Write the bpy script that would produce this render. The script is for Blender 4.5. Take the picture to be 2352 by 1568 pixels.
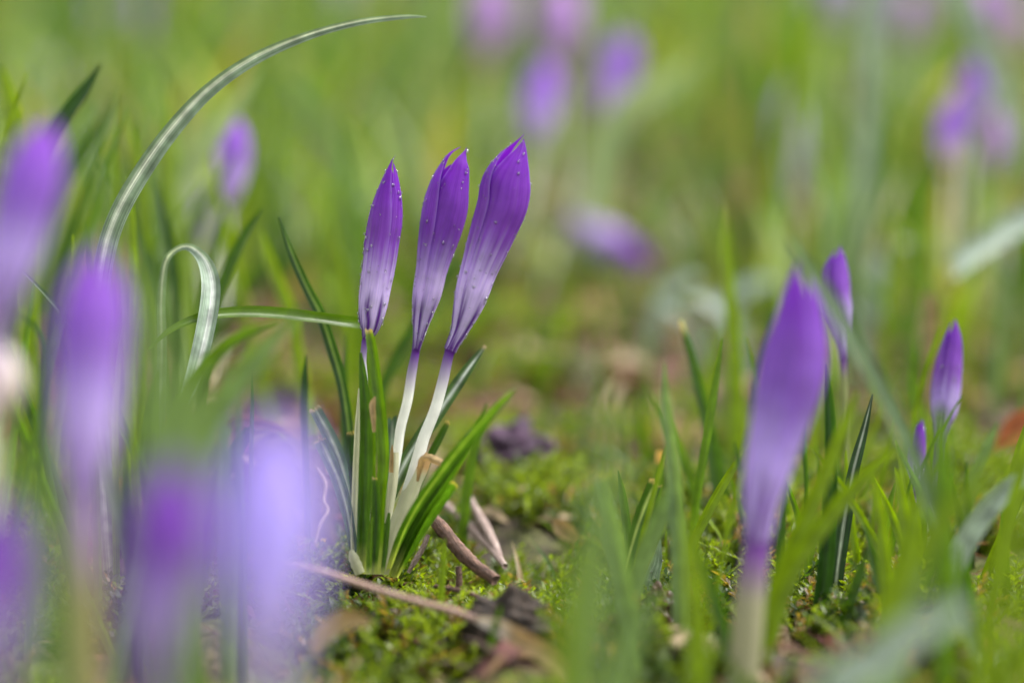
import bpy, math
import numpy as np
from math import radians, sin, cos, pi

sc = bpy.context.scene
for o in list(bpy.data.objects):
    bpy.data.objects.remove(o)
RNG = np.random.default_rng(11)

# ------------------------------------------------------------------ camera
PITCH, CAM_H, FOCAL, FOCUS = radians(10.0), 0.169, 100.0, 0.645
cam_d = bpy.data.cameras.new('camera')
cam = bpy.data.objects.new('camera', cam_d)
sc.collection.objects.link(cam)
cam.location = (0, 0, CAM_H)
cam.rotation_euler = (pi / 2 - PITCH, 0, 0)
cam_d.lens, cam_d.sensor_width, cam_d.sensor_fit = FOCAL, 36.0, 'HORIZONTAL'
cam_d.clip_start, cam_d.clip_end = 0.01, 400.0
cam_d.dof.use_dof = True
cam_d.dof.focus_distance = FOCUS
cam_d.dof.aperture_fstop = 4.2
sc.camera = cam

# ------------------------------------------------------------------ light: soft overcast day
SUN_EL, SUN_AZ = radians(60), radians(76)        # azimuth clockwise from +Y (the viewing direction)
world = bpy.data.worlds.new('World'); sc.world = world
world.use_nodes = True
wn, wl = world.node_tree.nodes, world.node_tree.links
wn.clear()
sky = wn.new('ShaderNodeTexSky'); sky.sky_type = 'NISHITA'; sky.sun_disc = False
sky.sun_elevation, sky.sun_rotation = SUN_EL, SUN_AZ
sky.dust_density, sky.air_density, sky.ozone_density = 3.0, 1.0, 1.0
hsv = wn.new('ShaderNodeHueSaturation'); hsv.inputs['Saturation'].default_value = 0.16
bg = wn.new('ShaderNodeBackground'); bg.inputs['Strength'].default_value = 0.11
out = wn.new('ShaderNodeOutputWorld')
wl.new(sky.outputs[0], hsv.inputs['Color']); wl.new(hsv.outputs[0], bg.inputs['Color']); wl.new(bg.outputs[0], out.inputs[0])
sun_d = bpy.data.lights.new('sun', 'SUN'); sun_d.energy = 1.5; sun_d.angle = radians(18); sun_d.color = (1, 0.975, 0.94)
sun = bpy.data.objects.new('sun', sun_d); sc.collection.objects.link(sun)
sun.rotation_euler = (-(pi / 2 - SUN_EL), 0, -SUN_AZ)   # refined below: lamp shines from behind the scene
sun.rotation_mode = 'QUATERNION'
from mathutils import Vector
sdir = Vector((sin(SUN_AZ) * cos(SUN_EL), cos(SUN_AZ) * cos(SUN_EL), sin(SUN_EL)))
sun.rotation_quaternion = (-sdir).to_track_quat('-Z', 'Y')
sun.location = sdir * 3

sc.view_settings.view_transform = 'Standard'
sc.view_settings.look = 'None'
sc.view_settings.gamma = 1.0
sc.view_settings.use_curve_mapping = False
sc.view_settings.exposure = 1.68
sc.render.engine = 'CYCLES'
cy = sc.cycles
cy.use_denoising = True
cy.max_bounces, cy.diffuse_bounces, cy.glossy_bounces, cy.transmission_bounces, cy.transparent_max_bounces = 8, 4, 2, 6, 6
cy.sample_clamp_indirect = 4.0
cy.caustics_reflective = False; cy.caustics_refractive = False

# ------------------------------------------------------------------ helpers
K = 0.36 / 2352.0
UPC = np.array([0, sin(PITCH), cos(PITCH)]); FWD = np.array([0, cos(PITCH), -sin(PITCH)])
CAMP = np.array([0, 0, CAM_H])
def F(px, py, d):                      # a sighting through the camera at axial distance d -> a point of the place
    return CAMP + np.array([(px - 1176) * K * d, 0, 0]) + UPC * ((784 - py) * K * d) + FWD * d
def Z1(x, y):                          # reading off an enlargement of the buds
    return ((700 + x / 2.613) * 0.9408, (300 + y / 2.613) * 0.9408)
def Z2(x, y):                          # reading off an enlargement of the tuft
    return ((700 + x / 2.24) * 0.9408, (800 + y / 2.24) * 0.9408)

def vnoise(x, y, seed, freq):          # smooth value noise, vectorised
    x = np.asarray(x, float) * freq; y = np.asarray(y, float) * freq
    r = np.random.default_rng(seed).random((64, 64))
    xi, yi = np.floor(x).astype(int), np.floor(y).astype(int)
    fx, fy = x - xi, y - yi
    fx = fx * fx * (3 - 2 * fx); fy = fy * fy * (3 - 2 * fy)
    a, b = r[xi % 64, yi % 64], r[(xi + 1) % 64, yi % 64]
    c, e = r[xi % 64, (yi + 1) % 64], r[(xi + 1) % 64, (yi + 1) % 64]
    return (a * (1 - fx) + b * fx) * (1 - fy) + (c * (1 - fx) + e * fx) * fy

MOUND = F(650, 1230, 0.70)
def g(x, y):                           # height of the ground
    x = np.asarray(x, float); y = np.asarray(y, float)
    z = (vnoise(x, y, 1, 14) - .5) * .010 + (vnoise(x, y, 2, 45) - .5) * .011 + (vnoise(x, y, 3, 140) - .5) * .0022
    far = np.clip((y - 1.5) / 3, 0, 1)
    z = z + far * (vnoise(x, y, 4, 1.3) - .5) * .03
    z = z - .003
    m = np.exp(-(((x - MOUND[0]) / .020) ** 2 + ((y - MOUND[1]) / .022) ** 2) ** 1.3)
    z = z + m * (.024 + .007 * (vnoise(x, y, 5, 170) - .5) + .004 * (vnoise(x, y, 6, 420) - .5))
    return z

def link(o, parent=None):
    sc.collection.objects.link(o)
    if parent is not None: o.parent = parent
    return o
def tag(o, label, cat, group=None):
    o['label'] = label; o['category'] = cat
    if group: o['group'] = group
    return o
def empty(name, loc):
    o = bpy.data.objects.new(name, None); o.location = loc; o.empty_display_size = .01
    return link(o)
def mk(name, V, Fc, mat, parent=None, col=None, uv=None, origin=None, smooth=True):
    V = np.asarray(V, float)
    if origin is None: origin = np.zeros(3)
    me = bpy.data.meshes.new(name)
    me.from_pydata((V - np.asarray(origin)).tolist(), [], Fc if isinstance(Fc, list) else Fc.tolist())
    if smooth: me.polygons.foreach_set('use_smooth', np.ones(len(me.polygons), bool))
    if col is not None:
        a = me.color_attributes.new('Col', 'FLOAT_COLOR', 'POINT')
        c = np.ones((len(V), 4)); c[:, :3] = col
        a.data.foreach_set('color', c.ravel())
    if uv is not None:
        l = me.uv_layers.new(name='UVMap')
        idx = np.empty(len(me.loops), int); me.loops.foreach_get('vertex_index', idx)
        l.data.foreach_set('uv', np.asarray(uv, float)[idx].ravel())
    me.materials.append(mat); me.update()
    o = bpy.data.objects.new(name, me)
    if parent is None: o.location = origin
    return link(o, parent)

def crom(P, n):                        # smooth curve through points, n samples, evenly spread
    P = np.asarray(P, float)
    if len(P) == 2:
        t = np.linspace(0, 1, n)[:, None]; return P[0] * (1 - t) + P[1] * t
    Q = np.vstack([2 * P[0] - P[1], P, 2 * P[-1] - P[-2]])
    res = []
    for i in range(1, len(Q) - 2):
        t = np.linspace(0, 1, 24, endpoint=False)[:, None]
        a, b, c, d = Q[i - 1], Q[i], Q[i + 1], Q[i + 2]
        res.append(.5 * (2 * b + (c - a) * t + (2 * a - 5 * b + 4 * c - d) * t ** 2 + (3 * b - a - 3 * c + d) * t ** 3))
    R = np.vstack(res + [P[-1:]])
    s = np.r_[0, np.cumsum(np.linalg.norm(np.diff(R[:, :3], axis=0), axis=1))]
    u = np.linspace(0, s[-1], n)
    return np.stack([np.interp(u, s, R[:, k]) for k in range(R.shape[1])], 1)
def nrm(a):
    return a / np.maximum(np.linalg.norm(a, axis=-1, keepdims=True), 1e-12)
def frames(C, face, twist=None):
    T = nrm(np.gradient(C, axis=0)); n = np.asarray(face, float) * np.ones_like(C)
    S = nrm(np.cross(T, n)); N = np.cross(S, T)
    if twist is not None:
        tw = np.asarray(twist)[:, None]
        S, N = S * np.cos(tw) + N * np.sin(tw), N * np.cos(tw) - S * np.sin(tw)
    return T, S, N
def gridfaces(nr, nc, closed=False):
    f = []
    for i in range(nr - 1):
        for j in range(nc if closed else nc - 1):
            k = (j + 1) % nc
            f.append((i * nc + j, i * nc + k, (i + 1) * nc + k, (i + 1) * nc + j))
    return f

# ------------------------------------------------------------------ materials
class NT:
    def __init__(s, name):
        s.m = bpy.data.materials.new(name); s.m.use_nodes = True
        s.t = s.m.node_tree; s.t.nodes.clear()
    def n(s, typ, **kw):
        o = s.t.nodes.new(typ)
        for k, v in kw.items():
            if k.startswith('_'): setattr(o, k[1:], v)
            else:
                i = o.inputs[k.replace('__', ' ')] if not k.startswith('i') or not k[1:].isdigit() else o.inputs[int(k[1:])]
                if hasattr(v, 'is_linked') or isinstance(v, bpy.types.NodeSocket): s.t.links.new(v, i)
                else: i.default_value = v
        return o
    def mix(s, f, a, b, bt='MIX'):
        o = s.t.nodes.new('ShaderNodeMix'); o.data_type = 'RGBA'; o.blend_type = bt
        for i, v in ((0, f), (6, a), (7, b)):
            if isinstance(v, bpy.types.NodeSocket): s.t.links.new(v, o.inputs[i])
            else: o.inputs[i].default_value = v if i == 0 or len(v) == 4 else (*v, 1)
        return o.outputs[2]
    def out(s, sh, disp=None):
        o = s.t.nodes.new('ShaderNodeOutputMaterial'); s.t.links.new(sh, o.inputs[0]); return s.m

def sheet_mat(name, trans, rough, spec, vein_scale, vein_amt, boost, bump=.15, blotch=.25):
    """Thin living tissue: pigment from the mesh, long veins, light passing through."""
    t = NT(name)
    col = t.n('ShaderNodeVertexColor', _layer_name='Col').outputs[0]
    uv = t.n('ShaderNodeTexCoord').outputs['UV']
    mp = t.n('ShaderNodeMapping', Vector=uv, Scale=(vein_scale, 1.2, 1))
    nz = t.n('ShaderNodeTexNoise', Vector=mp.outputs[0], Scale=1.0, Detail=3.0, Roughness=.6)
    ob = t.n('ShaderNodeTexCoord').outputs['Object']
    nb = t.n('ShaderNodeTexNoise', Vector=ob, Scale=260.0, Detail=3.0)
    r1 = t.n('ShaderNodeMapRange', Value=nz.outputs[0], i1=.3, i2=.7, i3=1 - vein_amt, i4=1 + vein_amt * .6)
    r2 = t.n('ShaderNodeMapRange', Value=nb.outputs[0], i1=.3, i2=.7, i3=1 - blotch, i4=1 + blotch * .6)
    mm = t.n('ShaderNodeMath', _operation='MULTIPLY', i0=r1.outputs[0], i1=r2.outputs[0])
    sc_ = t.n('ShaderNodeVectorMath', _operation='SCALE', i0=col); t.t.links.new(mm.outputs[0], sc_.inputs['Scale'])
    bp = t.n('ShaderNodeBump', Strength=bump, Distance=.0004, Height=nz.outputs[0])
    p = t.n('ShaderNodeBsdfPrincipled', Roughness=rough, Normal=bp.outputs[0])
    t.t.links.new(sc_.outputs[0], p.inputs['Base Color']); p.inputs['Specular IOR Level'].default_value = spec
    tc = t.n('ShaderNodeVectorMath', _operation='MULTIPLY', i0=sc_.outputs[0], i1=boost)
    tr = t.n('ShaderNodeBsdfTranslucent'); t.t.links.new(tc.outputs[0], tr.inputs['Color'])
    mx = t.n('ShaderNodeMixShader', i0=trans, i1=p.outputs[0], i2=tr.outputs[0])
    return t.out(mx.outputs[0])
LEAF = sheet_mat('leaf_tissue', .50, .36, .5, 13.0, .35, (1.9, 2.0, .45))
WAXY = sheet_mat('waxy_leaf_tissue', .22, .45, .5, 20.0, .5, (1.5, 1.6, .9), bump=.5, blotch=.4)
PETAL = sheet_mat('petal_tissue', .45, .5, .35, 30.0, .15, (1.35, 1.1, 1.35), bump=.4, blotch=.12)
TUBE = sheet_mat('stem_tissue', .35, .35, .5, 8.0, .06, (1.1, 1.1, 1.0), blotch=.1)
DRY = sheet_mat('dry_tissue', .25, .7, .2, 12.0, .35, (1.2, 1.0, .7), bump=.5, blotch=.4)

def solid_mat(name, c1, c2, scale, rough=.85, bump=.6, stretch=(1, 1, 1), dist=.001):
    t = NT(name)
    ob = t.n('ShaderNodeTexCoord').outputs['Object' if stretch == (1, 1, 1) else 'UV']
    mp = t.n('ShaderNodeMapping', Vector=ob, Scale=stretch)
    nz = t.n('ShaderNodeTexNoise', Vector=mp.outputs[0], Scale=scale, Detail=6.0, Roughness=.65)
    r = t.n('ShaderNodeMapRange', Value=nz.outputs[0], i1=.35, i2=.68)
    c = t.mix(r.outputs[0], c1, c2)
    bp = t.n('ShaderNodeBump', Strength=bump, Distance=dist, Height=nz.outputs[0])
    p = t.n('ShaderNodeBsdfPrincipled', Roughness=rough, Normal=bp.outputs[0])
    t.t.links.new(c, p.inputs['Base Color'])
    return t.out(p.outputs[0])
BARK = solid_mat('twig_bark', (.040, .017, .011), (.27, .15, .10), 3.0, .75, 1.0, (.8, .5, 1), .0016)
PALE_BARK = solid_mat('bleached_bark', (.15, .09, .075), (.46, .36, .31), 3.0, .7, .8, (.8, .5, 1), .0006)
STALK = solid_mat('reddish_stalk', (.20, .06, .055), (.52, .42, .32), 2.0, .45, .3, (2, 3.5, 1), .0004)
CLOD = solid_mat('dark_soil', (.009, .007, .0055), (.10, .072, .055), 420, .95, 1.0, dist=.002)
WILT = solid_mat('withered_petals', (.012, .005, .012), (.10, .045, .095), 260, .75, .8)
MAROON = solid_mat('maroon_husk', (.010, .004, .004), (.10, .014, .012), 200, .4, .8)

def drop_mat():
    t = NT('water')
    fr = t.n('ShaderNodeFresnel', IOR=1.5)
    k = t.n('ShaderNodeMapRange', Value=fr.outputs[0], i1=.03, i2=.4, i3=.16, i4=.95)
    tr = t.n('ShaderNodeBsdfTransparent'); gl = t.n('ShaderNodeBsdfGlossy', Roughness=.06)
    tr.inputs[0].default_value = (.98, .98, 1, 1)
    mx = t.n('ShaderNodeMixShader', i0=k.outputs[0], i1=tr.outputs[0], i2=gl.outputs[0])
    return t.out(mx.outputs[0])
WATER = drop_mat()

def ground_mat():
    t = NT('soil_and_moss')
    P = t.n('ShaderNodeNewGeometry').outputs['Position']
    a = t.n('ShaderNodeTexNoise', Vector=P, Scale=28.0, Detail=5.0, Roughness=.6)
    b = t.n('ShaderNodeTexNoise', Vector=P, Scale=420.0, Detail=5.0, Roughness=.7)
    c = t.n('ShaderNodeTexNoise', Vector=P, Scale=75.0, Detail=4.0, Roughness=.6)
    soil = t.mix(t.n('ShaderNodeMapRange', Value=b.outputs[0], i1=.36, i2=.66).outputs[0], (.016, .012, .009), (.11, .08, .055))
    moss = t.mix(t.n('ShaderNodeMapRange', Value=b.outputs[0], i1=.35, i2=.65).outputs[0], (.04, .055, .01), (.15, .17, .03))
    straw = t.n('ShaderNodeMapRange', Value=c.outputs[0], i1=.58, i2=.70)
    m = t.mix(t.n('ShaderNodeMapRange', Value=a.outputs[0], i1=.46, i2=.58).outputs[0], soil, moss)
    m = t.mix(straw.outputs[0], m, (.18, .12, .07))
    ds = t.n('ShaderNodeVectorMath', _operation='DISTANCE', i0=P, i1=tuple(MOUND))
    bare = t.n('ShaderNodeMapRange', Value=ds.outputs['Value'], i1=.030, i2=.042, i3=1.0, i4=0.0)
    col = t.mix(bare.outputs[0], m, t.mix(t.n('ShaderNodeMapRange', Value=b.outputs[0], i1=.36, i2=.66).outputs[0], (.010, .008, .007), (.075, .052, .042)))
    bp = t.n('ShaderNodeBump', Strength=.8, Distance=.0015, Height=b.outputs[0])
    p = t.n('ShaderNodeBsdfPrincipled', Roughness=.85, Normal=bp.outputs[0])
    t.t.links.new(col, p.inputs['Base Color'])
    return t.out(p.outputs[0])
GROUND = ground_mat()

# ------------------------------------------------------------------ ground: one sheet to the horizon
def spread(dense, lo, hi, grow=1.12):
    a = list(dense); s = dense[1] - dense[0]
    x, st = a[-1], s
    while x < hi: st *= grow; x += st; a.append(x)
    x, st = a[0], s; left = []
    while x > lo: st *= grow; x -= st; left.append(x)
    return np.array(left[::-1] + a)
xs = spread(np.arange(-.20, .2001, .0017), -120, 120, 1.10)
ys = spread(np.arange(.50, .90, .0017), -60, 250, 1.10)
X, Y = np.meshgrid(xs, ys)
V = np.stack([X.ravel(), Y.ravel(), g(X, Y).ravel()], 1)
nr, nc = X.shape
I = np.arange(nr * nc).reshape(nr, nc)
FQ = np.stack([I[:-1, :-1].ravel(), I[:-1, 1:].ravel(), I[1:, 1:].ravel(), I[1:, :-1].ravel()], 1)
grd = mk('ground', V, FQ, GROUND)
grd['kind'] = 'structure'

# ------------------------------------------------------------------ builders of leaves, stems, flowers
FACE = np.array([0, -1, .15])
PAL = {  # pigments: body, second tone
    'fresh':  ((.110, .200, .006), (.070, .145, .006)),
    'lime':   ((.190, .275, .004), (.130, .205, .004)),
    'mid':    ((.058, .125, .014), (.038, .090, .012)),
    'dark':   ((.026, .070, .016), (.018, .050, .014)),
    'grey':   ((.165, .245, .125), (.125, .20, .10)),
    'silver': ((.32, .40, .32), (.15, .23, .14)),
    'blue':   ((.095, .185, .095), (.050, .115, .055)),
    'pale':   ((.34, .41, .35), (.26, .34, .26)),
    'straw':  ((.36, .27, .15), (.30, .21, .11)),
    'cream':  ((.62, .60, .42), (.55, .56, .36)),
    'orange': ((.50, .17, .07), (.42, .13, .06)),
    'tan':    ((.50, .37, .19), (.40, .28, .13)),
    'rosy':   ((.26, .15, .13), (.22, .14, .10)),
}
def ground_end(P, sink=.004):
    """Carry a leaf on from its lowest given point down into the soil."""
    q, t = P[-1], nrm(P[-1] - P[-2])
    gz = float(g(q[0], q[1]))
    if q[2] <= gz: return P
    h = q[2] - gz
    hor = t[:2] / max(-t[2], .35) * h
    l = np.linalg.norm(hor); hor = hor * min(1, .45 * h / max(l, 1e-9))
    e = np.array([q[0] + hor[0], q[1] + hor[1], 0]); e[2] = float(g(e[0], e[1])) - sink
    return np.vstack([P, e])
def ribbon_data(P, W, n=40, nu=7, pal='fresh', cup=.22, twist=(0, 0), rib=None, cut=False, tipcol=None, face=FACE, seed=0, rootfade=True):
    P = np.asarray(P, float); W = np.asarray(W, float)
    if len(W) < len(P): W = np.r_[W, [W[-1]] * (len(P) - len(W))]
    Cw = crom(np.column_stack([P, W]), n)
    C, w = Cw[:, :3], np.maximum(Cw[:, 3], 1e-5)
    T, S, N = frames(C, face, np.linspace(twist[0], twist[1], n))
    u = np.linspace(-1, 1, nu)
    rg = np.random.default_rng(seed + 77)
    wob = 1 + .05 * np.interp(np.linspace(0, 1, n), np.linspace(0, 1, 9), rg.normal(size=9))
    Vv = C[:, None, :] + S[:, None, :] * (u[None, :, None] * (w * wob)[:, None, None] / 2) + N[:, None, :] * ((np.abs(u) ** 1.6)[None, :, None] * (w * cup)[:, None, None])
    if cut:
        Vv[0] += T[0] * (rg.normal(size=nu)[:, None]) * w[0] * .16
    v = np.linspace(0, 1, n)          # 0 = tip
    a, b = np.array(PAL[pal][0]), np.array(PAL[pal][1])
    m = np.clip(.5 + .5 * np.cos(u * 9 + seed), 0, 1)[None, :, None] * .6 + .4 * np.interp(v, np.linspace(0, 1, 7), rg.random(7))[:, None, None]
    c = a * (1 - m) + b * m
    if rib:
        rw, rc = rib[:2]; ro = rib[2] if len(rib) > 2 else 0
        k = np.clip(1 - np.abs(u - ro) / rw, 0, 1)[None, :, None] ** .7 * np.clip((v * 12), 0, 1)[:, None, None]
        c = c * (1 - k) + np.array(rc) * k
    if rootfade:
        k = np.clip((v - .86) / .14, 0, 1)[:, None, None]
        c = c * (1 - k) + np.array((.42, .44, .25)) * k
    if tipcol is not None:
        k = np.clip((tipcol[1] - v) / tipcol[1] * 2.5, 0, 1)[:, None, None]
        c = c * (1 - k) + np.array(tipcol[0]) * k
    uv = np.stack(np.broadcast_arrays((u * .5 + .5)[None, :], v[:, None] * 6 + seed * .37), -1).reshape(-1, 2)
    return Vv.reshape(-1, 3), gridfaces(n, nu), np.broadcast_to(c, (n, nu, 3)).reshape(-1, 3), uv
SEED = [0]
def fpts(pts, d):
    n = len(pts); dd = np.linspace(d[0], d[1], n) if isinstance(d, tuple) else [d] * n
    return np.array([F(p[0], p[1], k) for p, k in zip(pts, dd)]), np.array(dd)
def leaf(name, pts, widths, d, mat=LEAF, parent=None, root=True, n=40, label=None, cat='grass', group=None, origin=None, **kw):
    P, dd = fpts(pts, d)
    W = np.interp(np.linspace(0, 1, len(pts)), np.linspace(0, 1, len(widths)), widths) * K * dd
    if root:
        P2 = ground_end(P)
        if len(P2) > len(P): W = np.r_[W, W[-1] * .8]
        P = P2
    SEED[0] += 1
    Vv, f, c, uv = ribbon_data(P, W, n=n, seed=SEED[0], **kw)
    if parent is not None: org = np.array(parent.location) if parent.parent is None else np.array(parent.parent.location)
    else: org = P[-1]
    if origin is not None: org = origin
    o = mk(name, Vv, f, mat, parent, c, uv, org)
    if parent is None: tag(o, label, cat, group)
    return o
def tube_data(P, R, n=40, ns=14, col=lambda v, a: np.ones((len(v), len(a), 3)), rough=0, seed=0, cap=True):
    Cr = crom(np.column_stack([P, R]), n)
    C, r = Cr[:, :3], Cr[:, 3]
    T, S, N = frames(C, FACE)
    a = np.linspace(0, 2 * pi, ns, endpoint=False); rg = np.random.default_rng(seed)
    rr = r[:, None] * (1 + rough * rg.normal(size=(n, ns)) * .35 + rough * rg.normal(size=ns)[None, :] * .7 + rough * .35 * np.interp(np.linspace(0, 1, n), np.linspace(0, 1, 8), rg.normal(size=8))[:, None])
    Vv = C[:, None, :] + rr[:, :, None] * (np.cos(a)[None, :, None] * N[:, None, :] + np.sin(a)[None, :, None] * S[:, None, :])
    v = np.linspace(0, 1, n)
    c = col(v, a)
    uv = np.stack(np.broadcast_arrays((a / pi)[None, :] * 1.0, v[:, None] * 5), -1).reshape(-1, 2)
    f = gridfaces(n, ns, True)
    if cap: f += [tuple(range(ns)), tuple(range(n * ns - 1, (n - 1) * ns - 1, -1))]
    return Vv.reshape(-1, 3), f, np.broadcast_to(c, (n, ns, 3)).reshape(-1, 3), uv

SCHEME = {
    'hero':  dict(tip=(.19, .013, .43), mid=(.31, .085, .56), pale=(.80, .72, .92), flame=(.15, .03, .32), p0=.38),
    'deep':  dict(tip=(.19, .035, .42), mid=(.31, .11, .55), pale=(.70, .60, .88), flame=(.20, .05, .38), p0=.40),
    'lilac': dict(tip=(.32, .10, .60), mid=(.43, .21, .70), pale=(.76, .66, .93), flame=(.46, .30, .62), p0=.40),
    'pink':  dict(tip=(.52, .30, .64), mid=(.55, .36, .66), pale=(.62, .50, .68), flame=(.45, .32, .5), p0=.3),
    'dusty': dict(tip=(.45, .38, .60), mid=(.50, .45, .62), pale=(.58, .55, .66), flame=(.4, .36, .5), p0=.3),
    'wide':  dict(tip=(.21, .030, .46), mid=(.38, .17, .66), pale=(.74, .62, .94), flame=(.24, .06, .42), p0=.40),
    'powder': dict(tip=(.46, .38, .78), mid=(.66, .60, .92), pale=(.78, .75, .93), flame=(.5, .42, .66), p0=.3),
    'white': dict(tip=(.78, .76, .70), mid=(.78, .77, .66), pale=(.70, .72, .48), flame=(.55, .58, .3), p0=.2),
}
def petal_col(u, v, s, seed):
    S = SCHEME[s]; rg = np.random.default_rng(seed)
    tip, mid, pale, fl = (np.array(S[k]) for k in ('tip', 'mid', 'pale', 'flame'))
    U, Vg = np.meshgrid(u, v)
    jag = np.interp(U, np.linspace(-1, 1, 25), rg.normal(size=25)) * .035
    w = Vg + jag + .05 * np.abs(U)
    def ss(a, b, x):
        t = np.clip((x - a) / (b - a), 0, 1); return (t * t * (3 - 2 * t))[..., None]
    c = pale + (mid - pale) * ss(S['p0'] - .10, S['p0'] + .22, w)
    c = c + (tip - c) * ss(.55, .95, w)
    edge = .35 * np.exp(-((np.abs(U) - .98) / .05) ** 2)[..., None] * ss(.3, .6, Vg)
    c = c + (np.array((.62, .5, .85)) - c) * edge
    wob = np.interp(Vg, np.linspace(0, 1, 12), rg.normal(size=12)) * .05
    st = np.exp(-((np.abs(U + wob) - .45) / .165) ** 2) * 1.15
    k = np.clip(st * (1 - ss(.17, .34, w)[..., 0]) , 0, 1)
    k = np.maximum(k, 1 - ss(.0, .15, w + .04 * np.abs(U))[..., 0])
    return c + (fl - c) * k[..., None]

def crocus(name, label, group, bud, d, stem=(), stem_hw=(9, 7), scheme='hero', phi=0, nu=13, nv=34, lens=(1, .97, .95), inner=True,
           drops=0, flat=.92, open_=0.0, root_pt=None, parent=None, phis=None, white_from=.22, drop_r=(.00011, .00043), seed=0, lean=0, ns=14, tips=(0, 0, 0), wh=(.93, .93, .88), tint=(.74, .76, .54)):
    """bud: (x, y, half width) sightings from tip to foot of the bud; stem: (x, y) sightings below it."""
    nB = len(bud); dl = np.linspace(lean, 0, nB)
    A = np.array([F(b[0], b[1], d + q) for b, q in zip(bud, dl)]); R = np.array([b[2] for b in bud]) * K * d
    CR = crom(np.column_stack([A, R])[::-1], nv * 2)
    C, r = CR[:, :3], np.maximum(CR[:, 3], .00012)
    T, S, N = frames(C, FACE)
    vv = np.linspace(0, 1, nv * 2)
    sp = [F(x, y, d) for x, y in stem]
    P = np.array([A[-1] + (A[-2] - A[-1]) * .35, A[-1]] + sp)
    if root_pt is None: P = ground_end(P)
    else: P = np.vstack([P, root_pt])
    if parent is None:
        root = empty(name, P[-1]); tag(root, label, 'flower', group)
    else: root = parent
    org = np.array(root.location)
    hw = np.interp(np.linspace(0, 1, len(P)), np.linspace(0, 1, len(stem_hw) + 1), (bud[-1][2] * .96,) + tuple(stem_hw)) * K * d
    fl = np.array(SCHEME[scheme]['flame']); wh = np.array(wh); tint = np.array(tint)
    def tcol(v, a):
        k = np.clip((v - white_from * .18) / (white_from * 1.0), 0, 1) ** 1.1
        k2 = np.clip((v - .6) / .4, 0, 1)
        c = fl * 1.1 * (1 - k[:, None]) + wh * k[:, None]
        c = c * (1 - k2[:, None]) + tint * k2[:, None]
        return c[:, None, :] * np.ones((1, len(a), 1))
    Vv, f, c, uv = tube_data(P, hw, 36, ns, tcol)
    tb = mk('flower_tube', Vv, f, TUBE, root, c, uv, org)
    u = np.linspace(-1, 1, nu); fronts = []
    phis = phis or [phi, phi + 2.094, phi + 4.189]
    sets = [(p, lens[i], 1.0, i) for i, p in enumerate(phis)]
    if inner: sets += [(p + 1.047, lens[(i + 1) % 3] * .90, .84, i + 3) for i, p in enumerate(phis)]
    for ph, L, rs, i in sets:
        v = np.linspace(0, 1, nv)
        vl = v * L
        Ci = np.stack([np.interp(vl, vv, C[:, k]) for k in range(3)], 1)
        Si = np.stack([np.interp(vl, vv, S[:, k]) for k in range(3)], 1); Ni = np.stack([np.interp(vl, vv, N[:, k]) for k in range(3)], 1)
        ri = np.interp(vl if rs == 1 else vl * .99, vv, r) * rs
        ha = np.where(v < .5, 1.28, 1.28 * (1 - np.clip((v - .5) / .5, 0, 1) ** 2.6) ** .62) * (1.0 if rs == 1 else .9)
        ha = np.maximum(ha, .03)
        rg = np.random.default_rng(seed * 31 + i)
        ang = ph + u[None, :] * ha[:, None]
        rr = ri[:, None] * (1 + .045 * np.exp(-(u / .10) ** 2)[None, :] * np.clip(v * 3, 0, 1)[:, None] - .03 * (np.abs(u) ** 3)[None, :])
        rr = rr + (u[None, :] * .00028) * np.clip(v * 4, 0, 1)[:, None] * np.clip(ri / .003, .2, 1)[:, None]
        wav = np.interp(v, np.linspace(0, 1, 10), rg.normal(size=10))
        rr = rr * (1 + .022 * wav[:, None] * u[None, :] ** 2) + open_ * (v[:, None] ** 3) * (.004 + .001 * i)
        Pp = Ci[:, None, :] + rr[:, :, None] * (np.cos(ang)[:, :, None] * Ni[:, None, :] * flat + np.sin(ang)[:, :, None] * Si[:, None, :])
        if i < 3 and tips[i]: Pp = Pp + (Si * (tips[i] * K * d * np.clip((v - .72) / .28, 0, 1) ** 1.8)[:, None])[:, None, :]
        col = petal_col(u, v * L, scheme, seed * 17 + i)
        uv = np.stack(np.broadcast_arrays((u * .5 + .5)[None, :], v[:, None] * 2.2 + i), -1).reshape(-1, 2)
        mk('petal', Pp.reshape(-1, 3), gridfaces(nv, nu), PETAL, tb, col.reshape(-1, 3), uv, org)
        if rs == 1: fronts.append(Pp)
    if drops:
        rg = np.random.default_rng(seed + 5); pts = []
        axis = C.mean(0)
        for Pp in fronts:
            flatp = Pp[3:-1].reshape(-1, 3); nn = nrm(np.stack([flatp[:, 0], flatp[:, 1], flatp[:, 2]], 1) - np.stack([np.interp(flatp[:, 2], C[:, 2], C[:, k]) for k in range(3)], 1))
            vis = nn[:, 1] < .2
            wgt = vis * (0.5 + .6 * (np.abs(nn[:, 0]) > .8) + .3 * (nn[:, 0] > .5)); wgt = wgt / max(wgt.sum(), 1e-9)
            if vis.sum() < 3: continue
            for q in rg.choice(len(flatp), drops // 3, p=wgt): pts.append((flatp[q] + rg.normal(size=3) * .00012, nn[q]))
        add_drops('water_drops', pts, rg, drop_r, tb, org)
    return root
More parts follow.
